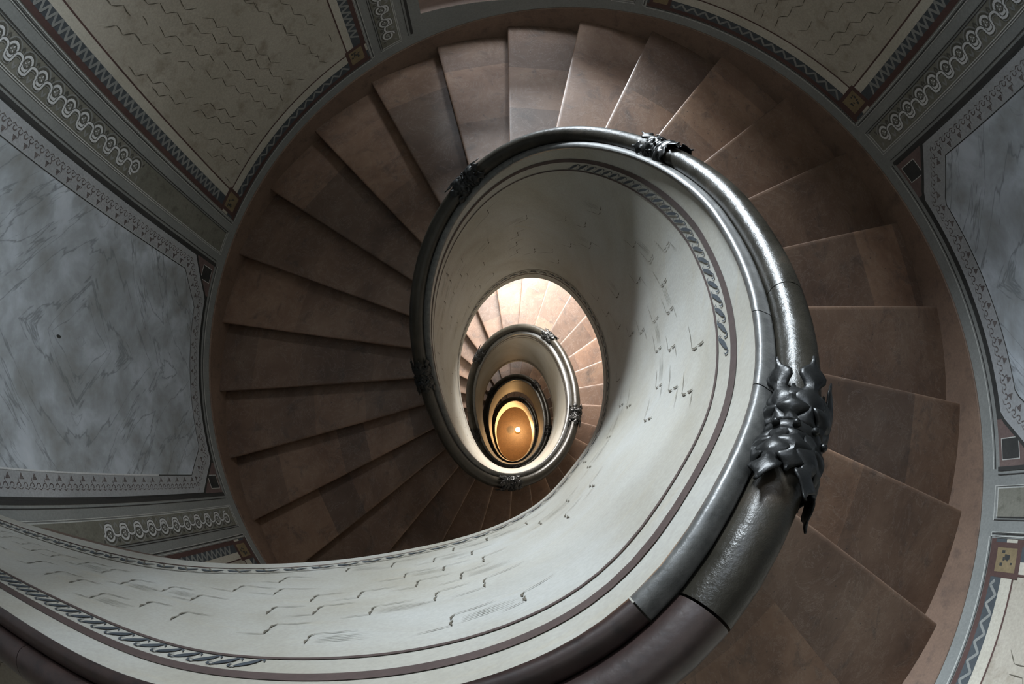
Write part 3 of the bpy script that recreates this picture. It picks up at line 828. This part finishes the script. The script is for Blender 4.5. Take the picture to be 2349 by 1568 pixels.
def clasp(kc):
    e = MB()
    c, T, a_, B = tube_frame(kc)
    kk = .62 if kc < 70 else .55
    arc = np.linalg.norm(tube_frame(kc + .5)[0] - tube_frame(kc - .5)[0])
    def P(s_, phi, r):                    # s along rail metres, phi round the tube (0 = stair side, 90 = top)
        c_, T_, n_, B_ = tube_frame(kc + s_ / arc)
        return c_ + n_ * r * math.cos(phi) + B_ * r * math.sin(phi)
    # collar ring
    rows = []
    for s_, rr in ((-.016, RT + .002), (-.012, RT + .009), (-.004, RT + .012), (.004, RT + .012), (.012, RT + .009), (.016, RT + .002)):
        rows.append([P(s_, q, rr) for q in np.linspace(-.7, pi + .7, 18)])
    e.grid(rows)
    rng = random.Random(int(kc * 10))
    for dirn in (-1, 1):
        for j, ph in enumerate((2, 32, 62, 92, 122, 152, 182)):
            ph = math.radians(ph + rng.uniform(-6, 6) + (9 if dirn > 0 else -4)); L = .085 + .055 * (j % 2) + rng.uniform(0, .015)
            curl = (rng.uniform(.008, .024) if j % 2 else rng.uniform(.0, .008)) if j else .008
            nu, nv = 17, 7; rows = []
            for iu in range(nu):
                u = iu / (nu - 1)
                wd = .025 * (math.sin(pi * min(1, u * .92 + .10)) ** .6) * (1 + .45 * math.cos(u * 17)) * (1 - u * .3) + .003 * (1 - u)
                if iu == nu - 1: wd = .002
                row = []
                for iv in range(nv):
                    v = iv / (nv - 1) * 2 - 1
                    lift = .005 + curl * max(0, u - .45) ** 1.5 * 3.2 + .009 * (1 - abs(v)) * math.sin(pi * min(1, u + .15)) + .004 * abs(v) * math.cos(u * 17) + .010 * math.sin(pi * u)
                    row.append(P(dirn * (.008 + L * u), ph + v * wd / (RT + .004), RT + lift))
                rows.append(row)
            e.grid(rows)
    # berries at the waist
    for q in range(5):
        cen = P(rng.uniform(-.004, .004), math.radians(20 + q * 34), RT + .016); r = .0065
        rows = [[cen + r * math.sin(th) * (math.cos(ph) * T + math.sin(ph) * a_) + r * math.cos(th) * B for ph in np.linspace(0, 2 * pi, 9)[:-1]] for th in np.linspace(.15, pi - .15, 6)]
        e.grid(rows, closed=True)
    o = e.build('acanthus_clasp', M_leaf, None, smooth=True)
    md = o.modifiers.new('thickness', 'SOLIDIFY'); md.thickness = .0035; md.offset = 0
    adopt(o, hr); return o
for kc in CLASPS: clasp(kc)

# ------------------------------------------------------------------ ground floor, ceiling, lamp
b = MB(); n = 72; ring = [outer(2 * pi * i / n, -.42) for i in range(n)]
top = [(x, y, FLOOR) for x, y in ring]; bot = [(x, y, FLOOR - .3) for x, y in ring]
b.poly(top); b.poly(bot[::-1])
for i in range(n): b.quad([top[i], bot[i], bot[(i + 1) % n], top[(i + 1) % n]])
fl_ = b.build('floor', M_floor, merge='recalc'); tag(fl_, 'warm lit stone floor at the foot of the stairwell', 'floor', kind='structure')
b = MB(); cx, cy = -.129, .185
for r0, r1, mi in ((0, .125, 0), (.135, .15, 0)):
    rows = [[(cx + r * math.cos(a_), cy + r * math.sin(a_), FLOOR + .003) for a_ in np.linspace(0, 2 * pi, 33)[:-1]] for r in (max(r0, .001), r1)]
    b.grid(rows, closed=True, mi=0)
b.build('dark_round_inlay', M_medal, fl_)

# ceiling with an oval opening below the added overhead fill light
b = MB(); n = 72
for z, fl2 in ((ZTOP, False), (ZTOP + .25, True)):
    rows = [[(*outer(2 * pi * i / n, -.42), z) for i in range(n)], [(-.2 + 1.35 * math.cos(2 * pi * i / n), .3 + 1.35 * math.sin(2 * pi * i / n), z) for i in range(n)]]
    b.grid(rows, closed=True, flip=fl2)
b.grid([[(-.2 + 1.35 * math.cos(2 * pi * i / n), .3 + 1.35 * math.sin(2 * pi * i / n), z) for i in range(n)] for z in (ZTOP, ZTOP + .25)], closed=True)
c_ = b.build('ceiling', M_ceil); tag(c_, 'plain plaster ceiling with an oval opening above the stairwell', 'ceiling', kind='structure')

# globe lamp on a low brass stand
gx, gy, gz = .148, .168, FLOOR + 1.1
lamp = tag(empty('globe_lamp', (gx, gy, FLOOR)), 'glowing opal globe lamp on a low stand on the ground floor of the well', 'lamp')
def lathe(prof, seg=24):
    m = MB(); m.grid([[(r * math.cos(a_), r * math.sin(a_), z) for a_ in np.linspace(0, 2 * pi, seg + 1)[:-1]] for r, z in prof], closed=True); return m
lathe([(.001, .0), (.11, .0), (.11, .012), (.09, .022), (.03, .03), (.022, .04), (.001, .04)]).build('lamp_base', M_brass, lamp, smooth=True)
lathe([(.012, .035), (.012, .2), (.018, .21), (.012, .22), (.012, .98), (.03, 1.0), (.035, 1.02), (.001, 1.02)]).build('lamp_stem', M_brass, lamp, smooth=True)
R0 = .085
lathe([(max(.001, R0 * math.sin(a_)), 1.10 - R0 * math.cos(a_)) for a_ in np.linspace(0, pi, 17)]).build('lamp_globe', M_globe, lamp, smooth=True)
